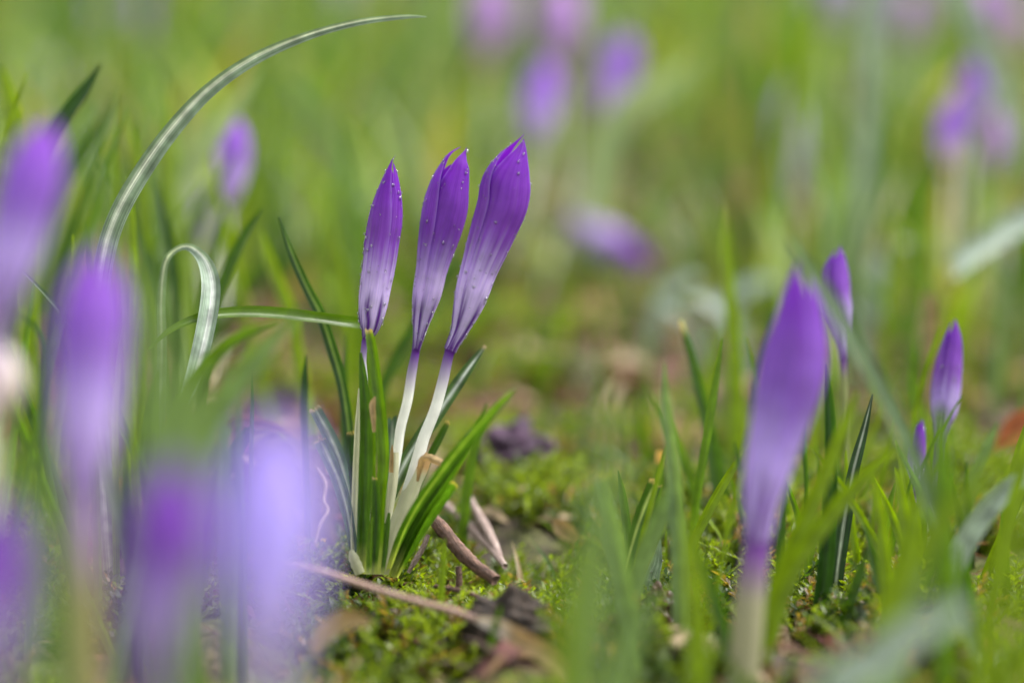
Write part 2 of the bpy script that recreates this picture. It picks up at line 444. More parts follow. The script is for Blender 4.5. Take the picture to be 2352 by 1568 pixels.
def add_drops(name, pts, rg, rr, parent, org):
    th = np.linspace(0, pi, 7)[1:-1]; ph = np.linspace(0, 2 * pi, 9, endpoint=False)
    base = [(0, 0, 1)] + [(sin(a) * cos(b), sin(a) * sin(b), cos(a)) for a in th for b in ph] + [(0, 0, -1)]
    base = np.array(base); nt, npn = len(th), len(ph)
    fb = [(0, 1 + j, 1 + (j + 1) % npn) for j in range(npn)]
    for i in range(nt - 1):
        for j in range(npn):
            k = (j + 1) % npn; fb.append((1 + i * npn + j, 1 + (i + 1) * npn + j, 1 + (i + 1) * npn + k, 1 + i * npn + k))
    last = len(base) - 1; fb += [(1 + (nt - 1) * npn + j, last, 1 + (nt - 1) * npn + (j + 1) % npn) for j in range(npn)]
    V, Fc = [], []
    for p, nrmv in pts:
        r = rr[0] + (rr[1] - rr[0]) * rg.random() ** 2.2
        o = len(V) * len(base)
        b = base.copy(); b[:, 2] *= 1.15
        V.append((b - np.outer(b @ nrmv, nrmv) * .35) * r + p + nrmv * r * .25); Fc += [tuple(o + q for q in f) for f in fb]
    o = mk(name, np.vstack(V), Fc, WATER, parent, origin=org); o['kind'] = 'stuff'
    return o

# ------------------------------------------------------------------ the three buds in focus and their tuft
def prof(L, Rr, ylist, tip):
    out_ = [(*Z1(*tip), 1.5)]
    for y in ylist:
        xl = np.interp(y, [p[1] for p in L], [p[0] for p in L]); xr = np.interp(y, [p[1] for p in Rr], [p[0] for p in Rr])
        out_.append((*Z1((xl + xr) / 2, y), (xr - xl) / 2 / 2.613 * .9408))
    return out_
AL = [(655, 250), (632, 290), (605, 360), (580, 430), (548, 500), (515, 650), (490, 850), (478, 980), (462, 1120), (458, 1240), (470, 1310), (478, 1380)]
AR = [(706, 250), (714, 290), (727, 360), (735, 430), (738, 540), (735, 640), (718, 750), (700, 870), (680, 980), (655, 1080), (638, 1180), (605, 1280), (572, 1340), (520, 1380)]
BL = [(1050, 215), (1010, 240), (940, 360), (895, 450), (870, 560), (855, 650), (840, 760), (833, 900), (820, 1000), (803, 1100), (800, 1200), (806, 1300), (806, 1380), (797, 1450)]
BR = [(1158, 215), (1170, 320), (1165, 430), (1158, 520), (1145, 580), (1115, 680), (1078, 780), (1040, 880), (1010, 970), (985, 1080), (950, 1170), (925, 1250), (885, 1340), (866, 1400), (850, 1450)]
CL = [(1465, 100), (1430, 145), (1370, 190), (1320, 260), (1270, 310), (1245, 380), (1238, 440), (1215, 530), (1180, 660), (1150, 770), (1125, 870), (1105, 960), (1080, 1060), (1062, 1160), (1055, 1250), (1045, 1320), (1020, 1400), (1000, 1450)]
CR_ = [(1522, 100), (1545, 160), (1560, 270), (1558, 400), (1545, 500), (1520, 590), (1470, 670), (1430, 760), (1385, 840), (1350, 900), (1320, 1000), (1280, 1090), (1230, 1200), (1185, 1290), (1130, 1360), (1095, 1430), (1085, 1450)]
ROOT = F(*Z2(468, 1345), .645); ROOT[2] = float(g(ROOT[0], ROOT[1])) - .002
clump = empty('crocus_clump', ROOT)
tag(clump, 'tuft of three closed violet crocus buds on pale stems with cut dark green leaves', 'flower')
crocus('', '', None, prof(AL, AR, (250, 360, 480, 620, 760, 900, 1040, 1160, 1250, 1320, 1375), (690, 205)), .646, [Z2(418, 180), Z2(428, 300), Z2(430, 600)], (7.5, 7, 9), 'hero',
       phis=[-.85, 1.25, 3.3], lens=(1, .955, .92), tips=(3, -9, 0), nu=25, nv=64, drops=150, parent=clump, root_pt=F(*Z2(440, 1340), .650), white_from=.15, seed=1)
crocus('', '', None, prof(BL, BR, (230, 300, 400, 520, 660, 800, 940, 1080, 1200, 1320, 1400, 1450), (1140, 150)), .652, [Z2(698, 170), Z2(683, 250), Z2(660, 400), Z2(622, 550), Z2(605, 680), Z2(575, 850)], (9.5, 11.5, 11.5, 11, 11), 'hero',
       phis=[.42, -1.55, 2.5], lens=(1, .985, .92), tips=(3, -2, 0), nu=25, nv=64, drops=170, parent=clump, root_pt=F(*Z2(490, 1340), .652), white_from=.17, seed=2)
crocus('', '', None, prof(CL, CR_, (100, 160, 260, 380, 520, 660, 800, 940, 1080, 1200, 1320, 1400, 1450), (1495, 70)), .640, [Z2(876, 190), Z2(852, 300), Z2(810, 450), Z2(750, 600), Z2(722, 700), Z2(660, 900)], (11, 13, 13, 14, 15, 12), 'hero',
       phis=[.22, -1.8, 2.35], lens=(.98, 1.0, .93), tips=(4, 9, 0), nu=25, nv=64, drops=170, parent=clump, root_pt=F(*Z2(520, 1340), .642), white_from=.17, seed=3)
def hl(pts, widths, d, pal='mid', **kw):
    kw.setdefault('cup', .28)
    leaf(kw.pop('name', 'leaf'), [Z2(*p) for p in pts], [w * .42 for w in widths], d, parent=clump, root=False, pal=pal, rootfade=kw.pop('rootfade', True), nu=kw.pop('nu', 9), n=48, **kw)
WR = (.30, (.62, .68, .62)); CUT = ((.50, .36, .20), .022)
hl([(403, 135), (415, 260), (428, 450), (430, 700), (420, 1000), (412, 1345)], (14, 44, 66, 74, 74, 60), .636, 'mid', twist=(.2, .1), cup=.4)
hl([(448, 8), (468, 120), (492, 300), (518, 520), (528, 720), (515, 950), (490, 1345)], (38, 56, 62, 66, 64, 60, 46), .634, 'fresh', cut=True, tipcol=CUT, cup=.35)
hl([(155, 440), (235, 590), (290, 720), (330, 870), (360, 1020), (388, 1345)], (64, 76, 78, 70, 58, 30), .655, 'blue', mat=WAXY, rib=WR, cut=True, tipcol=CUT)
hl([(180, 608), (240, 730), (290, 850), (330, 1000), (358, 1150), (385, 1345)], (66, 72, 72, 62, 48, 30), .640, 'blue', mat=WAXY, rib=WR, cut=True, tipcol=CUT)
hl([(351, 570), (353, 680), (362, 820), (390, 1345)], (42, 42, 40, 30), .652, 'dark', cut=True, tipcol=CUT)
hl([(1088, 98), (1000, 215), (890, 375), (790, 520), (690, 665), (600, 830), (540, 980), (505, 1130), (478, 1345)], (20, 58, 74, 80, 78, 78, 74, 62, 44), (.662, .648), 'mid', rib=WR, cut=True, tipcol=CUT, twist=(-.2, .1), mat=WAXY)
hl([(878, 510), (830, 600), (770, 720), (700, 880), (600, 1130), (520, 1345)], (36, 48, 50, 48, 42, 34), .660, 'mid', cut=True, tipcol=CUT, twist=(.5, .3))
hl([(1245, 330), (1195, 385), (1110, 475), (990, 610), (850, 790), (720, 975), (630, 1150), (560, 1350)], (8, 34, 56, 70, 78, 82, 80, 60), (.594, .640), 'mid', cup=.42, twist=(.15, .2), nu=21, rib=(.16, (.20, .27, .09), .1))
hl([(1030, 620), (960, 700), (850, 850), (740, 1010), (650, 1180), (575, 1350)], (10, 40, 52, 58, 58, 44), (.612, .641), 'mid', cup=.45, twist=(.3, .3))
hl([(922, 845), (860, 925), (770, 1050), (680, 1190), (590, 1350)], (48, 54, 60, 60, 46), (.622, .642), 'mid', cut=True, tipcol=CUT, cup=.4)
hl([(578, 490), (576, 600), (565, 760), (540, 950), (490, 1345)], (54, 58, 56, 50, 36), .664, 'blue', mat=WAXY, rib=WR, cut=True)
hl([(482, 820), (488, 930), (490, 1080), (474, 1345)], (30, 42, 46, 40), .633, 'mid', cut=True, tipcol=CUT, cup=.4)
hl([(470, 1030), (455, 1130), (448, 1345)], (8, 26, 30), .631, 'fresh')
hl([(440, 1000), (437, 1150), (430, 1345)], (30, 40, 40), .640, 'mid')
hl([(560, 1010), (545, 1130), (515, 1345)], (16, 36, 40), .637, 'mid')
# papery sheaths round the stems
hl([(396, 330), (388, 520), (378, 800), (370, 1050), (372, 1260)], (8, 26, 36, 38, 40), .640, 'cream', name='sheath', mat=TUBE, cup=.4, rootfade=False)
hl([(780, 690), (740, 760), (690, 860), (640, 1000), (585, 1130), (530, 1345)], (40, 74, 88, 96, 88, 56), .638, 'cream', name='sheath', mat=TUBE, cup=-.35, rootfade=False, tipcol=((.60, .38, .18), .18))
hl([(842, 738), (815, 725), (775, 710), (742, 722), (728, 770), (715, 840)], (40, 42, 40, 38, 30, 14), (.630, .636), 'tan', name='sheath_tip', mat=DRY, cup=-.3, rootfade=False)
hl([(484, 375), (470, 420), (474, 490), (478, 570)], (8, 36, 30, 16), .632, 'tan', name='sheath_tip', mat=DRY, rootfade=False)
hl([(577, 640), (574, 700), (570, 790)], (6, 22, 26), .650, 'tan', name='sheath_tip', mat=DRY, rootfade=False)
hl([(590, 680), (585, 800), (560, 980), (500, 1345)], (46, 52, 48, 36), .650, 'cream', name='sheath', mat=TUBE, cup=-.4, rootfade=False)
hl([(352, 1215), (365, 1260), (400, 1345)], (20, 56, 60), .634, 'cream', name='sheath', mat=TUBE, cup=-.4, rootfade=False)

# ------------------------------------------------------------------ the other crocuses
def simple_bud(x, y0, y1, hw, dx=0):
    hw = hw * .84; s = [(0, .06), (.08, .42), (.22, .82), (.42, 1.0), (.6, .95), (.78, .74), (.92, .45), (1, .3)]
    return [(x + dx * (1 - t), y0 + (y1 - y0) * t, hw * k) for t, k in s]
def c_leaves(root, specs):
    for pts, w, d, pal in specs:
        leaf('leaf', pts, w, d, parent=root, pal=pal, n=26)
o = crocus('crocus', 'wide violet crocus bud crossed by a slanting grey-green blade', None,
           [(1838, 592, 4), (1838, 645, 32), (1836, 720, 54), (1828, 800, 72), (1814, 880, 76), (1793, 960, 68), (1773, 1040, 57), (1755, 1120, 47), (1746, 1180, 38), (1738, 1260, 30)], .562, [(1728, 1330), (1716, 1450)], (30, 36, 38), 'wide',
           phis=[-.75, 1.2, 3.3], nu=17, nv=40, seed=4, white_from=.28, drops=24, wh=(.46, .44, .27), tint=(.46, .46, .26))
c_leaves(o, [([(1600, 1250), (1650, 1400), (1690, 1560)], (10, 30, 30), .575, 'mid')])
o = crocus('crocus', 'small violet crocus bud peeping from behind the wide bud and the slanting blade', None,
           [(1928, 562, 2), (1925, 590, 16), (1918, 630, 31), (1916, 670, 36), (1920, 710, 34), (1928, 750, 24), (1934, 790, 14), (1936, 830, 9)], .692, [(1940, 960)], (8, 8), 'deep', phis=[.4, -1.7, 2.5], nu=13, nv=30, seed=5, drops=30, white_from=.1, wh=(.30, .34, .12), tint=(.2, .26, .06))
o = crocus('crocus', 'slim violet bud with dew beside a tan dry sheath, low in the grass', None,
           [(2193, 730, 3), (2190, 770, 18), (2180, 830, 29), (2172, 890, 33), (2168, 940, 29), (2162, 985, 16), (2158, 1020, 8)], .682, [(2150, 1110)], (8, 8), 'deep', phis=[.2, -1.9, 2.3], nu=13, nv=30, seed=6, drops=36, white_from=.5, drop_r=(.0002, .0005))
o = crocus('crocus', 'stunted dull violet bud mostly hidden by blades under the slim dewy bud', None,
           [(2118, 960, 3), (2112, 1000, 14), (2106, 1050, 18), (2102, 1100, 14), (2100, 1140, 8)], .675, [(2098, 1200)], (7, 7), 'deep', nu=11, nv=20, seed=7, drops=15)
# soft ones between the lens and the clump
o = crocus('crocus', 'tall violet crocus bud standing below the foot of the arching silvery leaf', None,
           [(232, 552, 5), (226, 605, 44), (214, 700, 78), (206, 800, 80), (200, 900, 74), (196, 1000, 64), (192, 1080, 50), (192, 1150, 36)], .455, [(195, 1350), (200, 1560)], (34, 36), 'lilac', phis=[-.3, 1.8, 3.9], nu=13, nv=28, seed=8, wh=(.38, .33, .15), tint=(.40, .38, .24))
o = crocus('crocus', 'leaning lilac crocus bud fading to white, crossed by a long dark blade', None,
           [(118, 272, 5), (102, 325, 44), (78, 400, 70), (55, 480, 72), (30, 570, 66), (8, 650, 54), (-10, 720, 40)], .475, [(-50, 900), (-70, 1200)], (30, 32), 'lilac', phis=[.2, 2.3, 4.4], nu=13, nv=28, seed=9)
o = crocus('crocus', 'short deep violet crocus between the pale lilac one and the tall one', None,
           [(412, 1045, 5), (403, 1105, 52), (390, 1190, 96), (378, 1280, 98), (364, 1370, 84), (352, 1460, 62), (344, 1550, 44)], .375, [(340, 1700)], (34, 36), 'deep', phis=[0, 2.09, 4.19], nu=13, nv=28, seed=10, wh=(.38, .33, .25))
o = crocus('crocus', 'pale lilac crocus in front of the bare soil mound', None,
           [(652, 940, 5), (640, 1000, 56), (628, 1090, 98), (620, 1180, 112), (616, 1280, 108), (618, 1370, 92), (620, 1460, 70), (622, 1560, 50)], .360, [(622, 1700)], (40, 40), 'powder', phis=[.3, 2.4, 4.5], nu=13, nv=28, seed=11)
o = crocus('crocus', 'violet crocus cut by the frame beside bluish blades', None,
           [(-6, 1140, 5), (-12, 1200, 54), (-20, 1290, 88), (-24, 1390, 84), (-30, 1500, 60), (-32, 1580, 40)], .37, [(-34, 1700)], (36, 36), 'deep', nu=13, nv=28, seed=12)
o = crocus('crocus', 'cream white crocus bud half out of the frame', None,
           [(-2, 785, 14), (0, 815, 34), (2, 860, 50), (0, 905, 50), (-6, 950, 30), (-10, 985, 18)], .49, [(-14, 1200)], (14, 16), 'white', nu=13, nv=24, seed=13)
# the ones behind
BACK = [
    ('violet bud on a thin stem beside the arching silvery leaf', simple_bud(528, 268, 470, 46, 16), .86, 'lilac'),
    ('small dull pink bud low beside the violet bud behind the arching leaf', simple_bud(478, 420, 560, 32), 1.0, 'dusty'),
    ('violet crocus under the pink pair, above the tallest sharp bud', simple_bud(1228, 130, 330, 50, 28), 1.12, 'lilac'),
    ('pink lilac crocus rising straight above the violet one', simple_bud(1290, -60, 160, 60), 1.32, 'pink'),
    ('pale pink crocus beside the pink lilac one', simple_bud(1130, -70, 150, 56), 1.38, 'pink'),
    ('slanting violet crocus next to the pink lilac one', simple_bud(1385, 70, 270, 50, 60), 1.2, 'lilac'),
    ('faded grey lilac crocus among yellow-green blades', simple_bud(1812, 180, 470, 46), 1.12, 'dusty'),
    ('upper violet crocus of the three under the broad pale blade', simple_bud(2225, 130, 300, 44, 10), 1.08, 'deep'),
    ('lower violet crocus of the three under the broad pale blade', simple_bud(2182, 225, 400, 34), 1.02, 'lilac'),
    ('pinkish crocus of the three under the broad pale blade', simple_bud(2292, 250, 420, 32, -10), 1.04, 'pink'),
    ('faint grey crocus behind yellow-green blades', simple_bud(1995, 150, 420, 48), 1.6, 'dusty'),
    ('washed out lilac crocus high behind the grass', simple_bud(1920, -90, 60, 62), 1.55, 'dusty'),
    ('soft mauve crocus leaning behind tall grass', simple_bud(2085, -40, 110, 44, 20), 1.5, 'pink'),
    ('mauve crocus behind the broad pale blade', simple_bud(2265, -60, 110, 54), 1.4, 'pink'),
    ('mauve crocus at the far end of the broad pale blade', simple_bud(2345, 0, 140, 44), 1.45, 'pink'),
    ('bluish grey crocus far behind the leaning lilac bud', simple_bud(100, 120, 300, 52), 1.5, 'dusty'),
]
for i, (lb, b, d, s) in enumerate(BACK):
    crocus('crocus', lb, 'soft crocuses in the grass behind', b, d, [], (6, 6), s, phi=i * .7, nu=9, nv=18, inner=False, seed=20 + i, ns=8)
# the one lying on the moss
fo = crocus('fallen_crocus', 'violet crocus lying toppled on the moss by pale leaves', None,
            [(1500, 612, 6), (1475, 602, 24), (1440, 584, 36), (1405, 562, 40), (1368, 540, 35), (1336, 518, 24), (1310, 502, 12)], 1.08, [(1290, 540)], (8, 8), 'deep', nu=11, nv=20, seed=50, lean=0)
rg = np.random.default_rng(5)
nfar = 0
while nfar < 60:
    y = 1.45 + rg.random() ** .8 * 2.0; x = (rg.random() - .5) * .42 * y * 1.15
    z0 = float(g(x, y)); hgt = .055 + .05 * rg.random(); bl = .03 + .012 * rg.random()
    top = np.array([x + rg.normal() * .012, y, z0 + hgt])
    v = top - CAMP; d = v @ FWD; px = 1176 + v[0] / d / K; py = 784 - (v @ UPC) / d / K
    L = bl / d / K; w = (.0042 + .003 * rg.random()) / d / K
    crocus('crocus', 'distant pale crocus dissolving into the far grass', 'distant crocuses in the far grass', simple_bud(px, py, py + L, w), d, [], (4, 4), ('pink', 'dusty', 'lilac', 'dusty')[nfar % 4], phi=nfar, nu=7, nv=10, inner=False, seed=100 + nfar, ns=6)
    nfar += 1

# ------------------------------------------------------------------ blades one can tell apart
SR = (.34, (.86, .89, .86), .14)
def B(label, pts, w, d, pal, name='grass_blade', cat='grass blade', **kw):
    leaf(name, pts, w, d, pal=pal, label=label, cat=cat, **kw)
B('long silvery arching leaf with white midrib sweeping over the violet bud behind', [(980, 39), (930, 38), (820, 51), (700, 84), (580, 137), (480, 207), (400, 292), (330, 388), (272, 490), (240, 590), (225, 720), (222, 900), (240, 1120)],
  (3, 12, 18, 23, 28, 32, 37, 41, 44, 45, 42, 40, 38), (.640, .652), 'silver', name='crocus_leaf', cat='leaf', mat=WAXY, rib=SR, n=90, nu=11, twist=(.35, .1), cup=.22)
B('bent over silvery leaf hanging like a hook above the horizontal blade', [(404, 985), (425, 920), (450, 850), (470, 770), (484, 690), (484, 640), (468, 596), (436, 568), (404, 574), (380, 606), (370, 690), (370, 800), (366, 950)],
  (8, 28, 36, 40, 42, 40, 30, 18, 14, 16, 20, 22, 22), (.634, .672), 'silver', name='crocus_leaf', cat='leaf', mat=WAXY, rib=SR, n=80, nu=11, cup=.25)
B('light green blade bent level and reaching across to the first bud', [(340, 803), (395, 757), (460, 730), (520, 720), (600, 718), (700, 727), (790, 739), (835, 748), (850, 800), (855, 1000)], (5, 16, 24, 27, 28, 28, 28, 26, 20, 16), (.640, .668), 'fresh', n=60, twist=(.5, .2), tipcol=None)
B('straight dark blade crossing under the level blade', [(641, 498), (668, 575), (702, 655), (736, 722), (762, 800), (785, 880), (800, 980), (806, 1060)], (4, 16, 22, 26, 26, 24, 24, 24), .668, 'dark', rib=(.2, (.2, .3, .12)))
B('short pointed dark blade behind the cut silver leaves', [(703, 815), (700, 880), (698, 960), (700, 1050)], (3, 15, 16, 16), .675, 'dark')
B('narrow green blade beside the stem of the first bud', [(796, 765), (792, 860), (790, 980), (800, 1120)], (3, 14, 18, 18), .690, 'mid')
B('thin green blade standing alone before the soil mound', [(579, 855), (580, 920), (578, 1000)], (2, 9, 10), .640, 'mid')
B('blade slanting behind the middle bud down to the tuft', [(1062, 600), (1010, 650), (955, 745), (905, 830), (872, 920), (860, 1060)], (4, 22, 26, 26, 24, 22), .715, 'mid')
B('short bright blade at the foot of the third stem', [(1118, 925), (1100, 985), (1085, 1050), (1072, 1130), (1066, 1200)], (3, 18, 22, 24, 22), .682, 'fresh')
B('small bright sprout in front of the brown twig', [(1022, 1236), (1018, 1300), (1013, 1380)], (3, 14, 15), .618, 'lime')
B('green sprout in front of the dark clod', [(1150, 1390), (1138, 1440), (1120, 1520)], (5, 18, 20), .585, 'fresh')
B('yellow-green blade rising tall beside pale ground leaves', [(1665, 470), (1668, 560), (1676, 680), (1686, 800), (1690, 930), (1690, 1050)], (5, 22, 28, 34, 36, 36), .755, 'lime')
B('green blade with a pale nipped tip', [(1563, 735), (1588, 820), (1615, 930), (1638, 1040), (1655, 1150)], (8, 20, 28, 32, 32), .700, 'mid', tipcol=((.6, .5, .4), .06))
B('upright grey-green blade with a rounded tip over the dewy leaf', [(1525, 832), (1530, 930), (1543, 1040), (1553, 1180), (1560, 1330), (1562, 1480)], (6, 24, 30, 34, 36, 36), .598, 'grey')
B('slanting grey-green blade lying across the wide violet bud', [(1808, 552), (1870, 640), (1935, 745), (2000, 855), (2050, 950), (2095, 1050), (2140, 1180)], (8, 38, 44, 46, 44, 42, 38), (.545, .560), 'grey', mat=WAXY, face=(.4, -1, .6))
B('cut leaf with ragged tan end in the sparse stubble', [(1506, 1105), (1478, 1170), (1455, 1240), (1438, 1310)], (34, 32, 28, 22), .632, 'mid', name='cut_leaf', cat='leaf', cut=True, tipcol=CUT, rib=(.2, (.35, .42, .2)))
B('darker cut leaf fanning away from the ragged one', [(1545, 1120), (1515, 1190), (1475, 1290), (1450, 1380)], (30, 40, 40, 30), .600, 'grey', name='cut_leaf', cat='leaf')
B('broad grey leaf fanning out opposite the ragged cut leaf', [(1375, 1090), (1395, 1170), (1418, 1260), (1440, 1400)], (40, 46, 46, 40), .578, 'grey', name='cut_leaf', cat='leaf', cut=True, tipcol=CUT)
B('narrow pointed leaf inside the stubble fan', [(1420, 1080), (1432, 1150), (1445, 1250)], (3, 18, 20), .640, 'mid', name='cut_leaf', cat='leaf')
B('orange tipped stub behind the stubble', [(1516, 1035), (1514, 1075), (1512, 1130)], (18, 19, 19), .69, 'fresh', name='cut_leaf', cat='leaf', cut=True, tipcol=((.6, .35, .15), .12))
B('pale leaf carrying dew drops above the maroon husk', [(1517, 1238), (1508, 1290), (1496, 1330), (1490, 1390), (1486, 1440)], (3, 26, 36, 34, 30), .643, 'silver', name='dewy_leaf', cat='leaf', mat=WAXY, root=True, cup=.15)
B('tall dark upright blade beside the wide violet bud', [(1898, 835), (1903, 920), (1907, 1040), (1904, 1160), (1896, 1280), (1882, 1420)], (4, 20, 28, 34, 38, 40), .628, 'dark', cup=.45)
B('blade with white stripe leaning beside the tall dark upright one', [(2004, 905), (1985, 985), (1960, 1080), (1940, 1190), (1922, 1320), (1910, 1440)], (4, 18, 26, 32, 32, 28), .640, 'dark', rib=(.22, (.5, .55, .48)), mat=WAXY)
B('yellow-green blade leaning across the tall dark one', [(1968, 900), (1930, 1000), (1880, 1120), (1820, 1260), (1760, 1440), (1730, 1560)], (10, 30, 40, 44, 44, 40), .585, 'lime')
B('second yellow-green blade leaning more gently', [(2060, 1030), (1990, 1090), (1900, 1190), (1820, 1310), (1770, 1450)], (10, 36, 42, 42, 40), .580, 'lime')
B('short pointed blade between the leaning stripe and the mauve petals', [(1992, 1262), (1970, 1330), (1940, 1420), (1920, 1500)], (3, 22, 28, 26), .612, 'mid')
B('grey-green tip before the orange leaf', [(2292, 968), (2270, 1020), (2245, 1080), (2220, 1150)], (4, 24, 28, 28), .690, 'grey')
B('white sided bent blade catching the sky', [(2370, 1085), (2310, 1130), (2255, 1190), (2205, 1270), (2175, 1350), (2160, 1450)], (34, 44, 50, 48, 40, 34), .595, 'pale', mat=WAXY, face=(.3, -.8, 1))
B('broad bluish leaf bowing low at the corner', [(2215, 1395), (2150, 1425), (2070, 1475), (1980, 1540), (1900, 1620)], (36, 70, 90, 96, 90), .455, 'pale', mat=WAXY, twist=(.2, 0), face=(.3, -.7, 1))
B('wide yellow-green blade standing at the corner', [(2400, 1080), (2360, 1180), (2310, 1300), (2270, 1430), (2250, 1600)], (20, 46, 58, 60, 58), .47, 'lime')
B('second wide yellow-green blade at the corner', [(2420, 1250), (2370, 1370), (2340, 1480), (2330, 1600)], (20, 44, 54, 54), .46, 'lime')
B('soft green blade slanting up to the corner', [(2360, 1010), (2270, 1090), (2160, 1200), (2080, 1320), (2020, 1470), (1990, 1600)], (14, 38, 48, 52, 52, 50), .50, 'lime')
B('soft green upright leaf before the slim dewy bud', [(2158, 930), (2160, 1030), (2164, 1150), (2166, 1300)], (14, 40, 50, 50), .555, 'fresh')
B('soft bright blades end at the mauve petals', [(2060, 1080), (2075, 1170), (2085, 1280), (2080, 1420)], (10, 30, 36, 36), .60, 'lime')
B('pale knob tipped leaf under the white sided blade', [(2110, 1295), (2105, 1340), (2080, 1420), (2050, 1540)], (30, 40, 44, 44), .52, 'grey')
B('wide soft grey-green blade rising through the stubble', [(1395, 880), (1392, 980), (1385, 1120), (1372, 1300), (1360, 1500)], (12, 46, 60, 64, 60), .440, 'grey')
B('soft green blade at the foot of the frame by the pale leaf', [(1330, 1220), (1320, 1320), (1300, 1440), (1290, 1600)], (12, 46, 58, 60), .445, 'lime')
B('soft upright blade under the dewy leaf', [(1500, 1330), (1470, 1420), (1440, 1500), (1420, 1620)], (16, 50, 60, 60), .50, 'grey')
B('soft broad blade by the wide bud stem', [(1580, 1180), (1590, 1300), (1600, 1430), (1600, 1600)], (10, 40, 50, 50), .54, 'lime')
B('soft dark blade reaching past the leaning lilac bud', [(268, 222), (212, 318), (140, 420), (80, 545), (20, 690), (-30, 850)], (8, 34, 44, 46, 46, 42), .545, 'mid')
B('dark pointed blade above the leaning lilac bud', [(231, 148), (196, 205), (150, 268), (110, 340), (70, 480)], (6, 26, 34, 36, 34), .60, 'dark')
B('wide yellow-green blade behind the leaning lilac bud', [(2, 150), (20, 220), (40, 300), (58, 420), (64, 600)], (6, 40, 52, 54, 50), .72, 'lime')
B('yellow-green upright blade behind the silvery arch', [(283, 250), (308, 340), (330, 440), (336, 560), (335, 700)], (5, 20, 26, 28, 28), .76, 'lime')
B('dark thin blade behind the hook leaf', [(352, 410), (378, 500), (398, 600), (404, 720), (400, 860)], (5, 18, 24, 24, 22), .74, 'dark')
B('broad pale curving blade behind the arch', [(590, 160), (520, 280), (450, 380), (412, 480), (404, 600), (420, 780)], (8, 34, 44, 48, 48, 44), .84, 'pale')
B('pale upright blade behind the violet bud', [(640, 150), (700, 210), (752, 290), (790, 400), (810, 560)], (10, 44, 56, 60, 56), 1.02, 'grey')
B('lime blade curving beside the straight dark one', [(600, 530), (618, 590), (640, 650), (668, 720), (690, 840)], (6, 24, 28, 30, 28), .74, 'lime')
B('yellow blade behind the gap before the first bud', [(752, 470), (770, 570), (788, 690), (800, 820)], (6, 26, 32, 32), .80, 'lime')
B('dark slanting blade behind the hook leaf', [(598, 480), (556, 550), (520, 630), (490, 720), (470, 860)], (5, 22, 28, 28, 26), .70, 'mid')
B('soft grey-green blade pointing at the level blade', [(690, 715), (620, 790), (540, 890), (470, 1000), (420, 1130), (400, 1300)], (8, 40, 56, 66, 66, 60), .535, 'grey')
B('soft bright blade crossing the hook leaf', [(640, 735), (560, 770), (480, 830), (425, 920), (400, 1040)], (8, 28, 36, 40, 40), .585, 'fresh')
B('wide soft bluish blade beside the tall violet bud', [(330, 620), (352, 740), (368, 900), (372, 1080), (366, 1300)], (20, 66, 84, 90, 84), .430, 'grey')
B('second wide soft bluish blade beside the tall violet bud', [(440, 840), (452, 960), (456, 1100), (440, 1300)], (16, 60, 74, 70), .455, 'grey')
B('soft bluish blade at the corner under the cream bud', [(60, 1000), (92, 1130), (110, 1300), (120, 1500)], (16, 60, 80, 80), .40, 'grey')
B('thin curved dark blade under the cream bud', [(40, 720), (90, 760), (108, 840), (100, 950)], (4, 14, 18, 18), .60, 'mid')
B('stiff dark cut leaf on the soil mound', [(575, 985), (540, 1040), (500, 1110), (470, 1180)], (24, 36, 40, 38), .655, 'dark', name='cut_leaf', cat='leaf', cut=True)
B('broad pale blade with a squared end pointing down', [(2185, 612), (2260, 560), (2340, 510), (2440, 450), (2530, 500), (2560, 700)], (54, 58, 60, 60, 56, 50), (.83, .86), 'pale', mat=WAXY, cut=True)
B('broad pale blade falling steeply from above', [(2350, 420), (2335, 290), (2285, 160), (2230, 40), (2170, -80), (2080, -110), (2010, 40), (1990, 300)], (10, 44, 56, 60, 60, 56, 50, 40), .98, 'pale', mat=WAXY)
B('tan dry sheath standing over the slim dewy bud', [(2130, 675), (2136, 720), (2136, 790), (2128, 880), (2118, 1000)], (18, 32, 26, 16, 14), .775, 'straw', name='dry_sheath', cat='sheath', mat=DRY)
B('yellow-green tall blade behind the grass at the top', [(1890, -20), (1858, 80), (1830, 190), (1800, 330), (1780, 500)], (8, 34, 44, 46, 44), 1.05, 'lime')
B('lime upright blade behind the faded crocus', [(1720, 120), (1745, 230), (1760, 360), (1764, 520)], (8, 36, 46, 44), 1.12, 'fresh')
B('broad grey leaf bowing behind the slanting crocus', [(1600, 130), (1530, 190), (1450, 240), (1390, 330), (1370, 480)], (10, 50, 64, 66, 60), 1.08, 'pale')
B('level grey leaf on the far moss', [(1720, 410), (1640, 400), (1560, 405), (1500, 430), (1470, 500)], (10, 34, 40, 38, 34), 1.25, 'grey')
for i, (x, y, w, dx) in enumerate([(1640, 740, 90, 60), (1560, 690, 80, -50), (1720, 700, 90, -70), (1990, 680, 90, 50), (1560, 760, 60, 50), (2050, 610, 70, -40), (1940, 650, 60, 30)]):
    B('pale grey leaf sprawling low on the moss behind', [(x - dx, y - 50), (x - dx * .4, y - 46), (x + dx * .5, y - 10), (x + dx, y + 60)], (8, w * .5, w * .6, w * .5), .90 + .03 * (i % 4), 'pale', name='sprawling_leaf', cat='leaf', mat=WAXY, face=(0, -.6, 1), group='pale leaves sprawling on the moss')

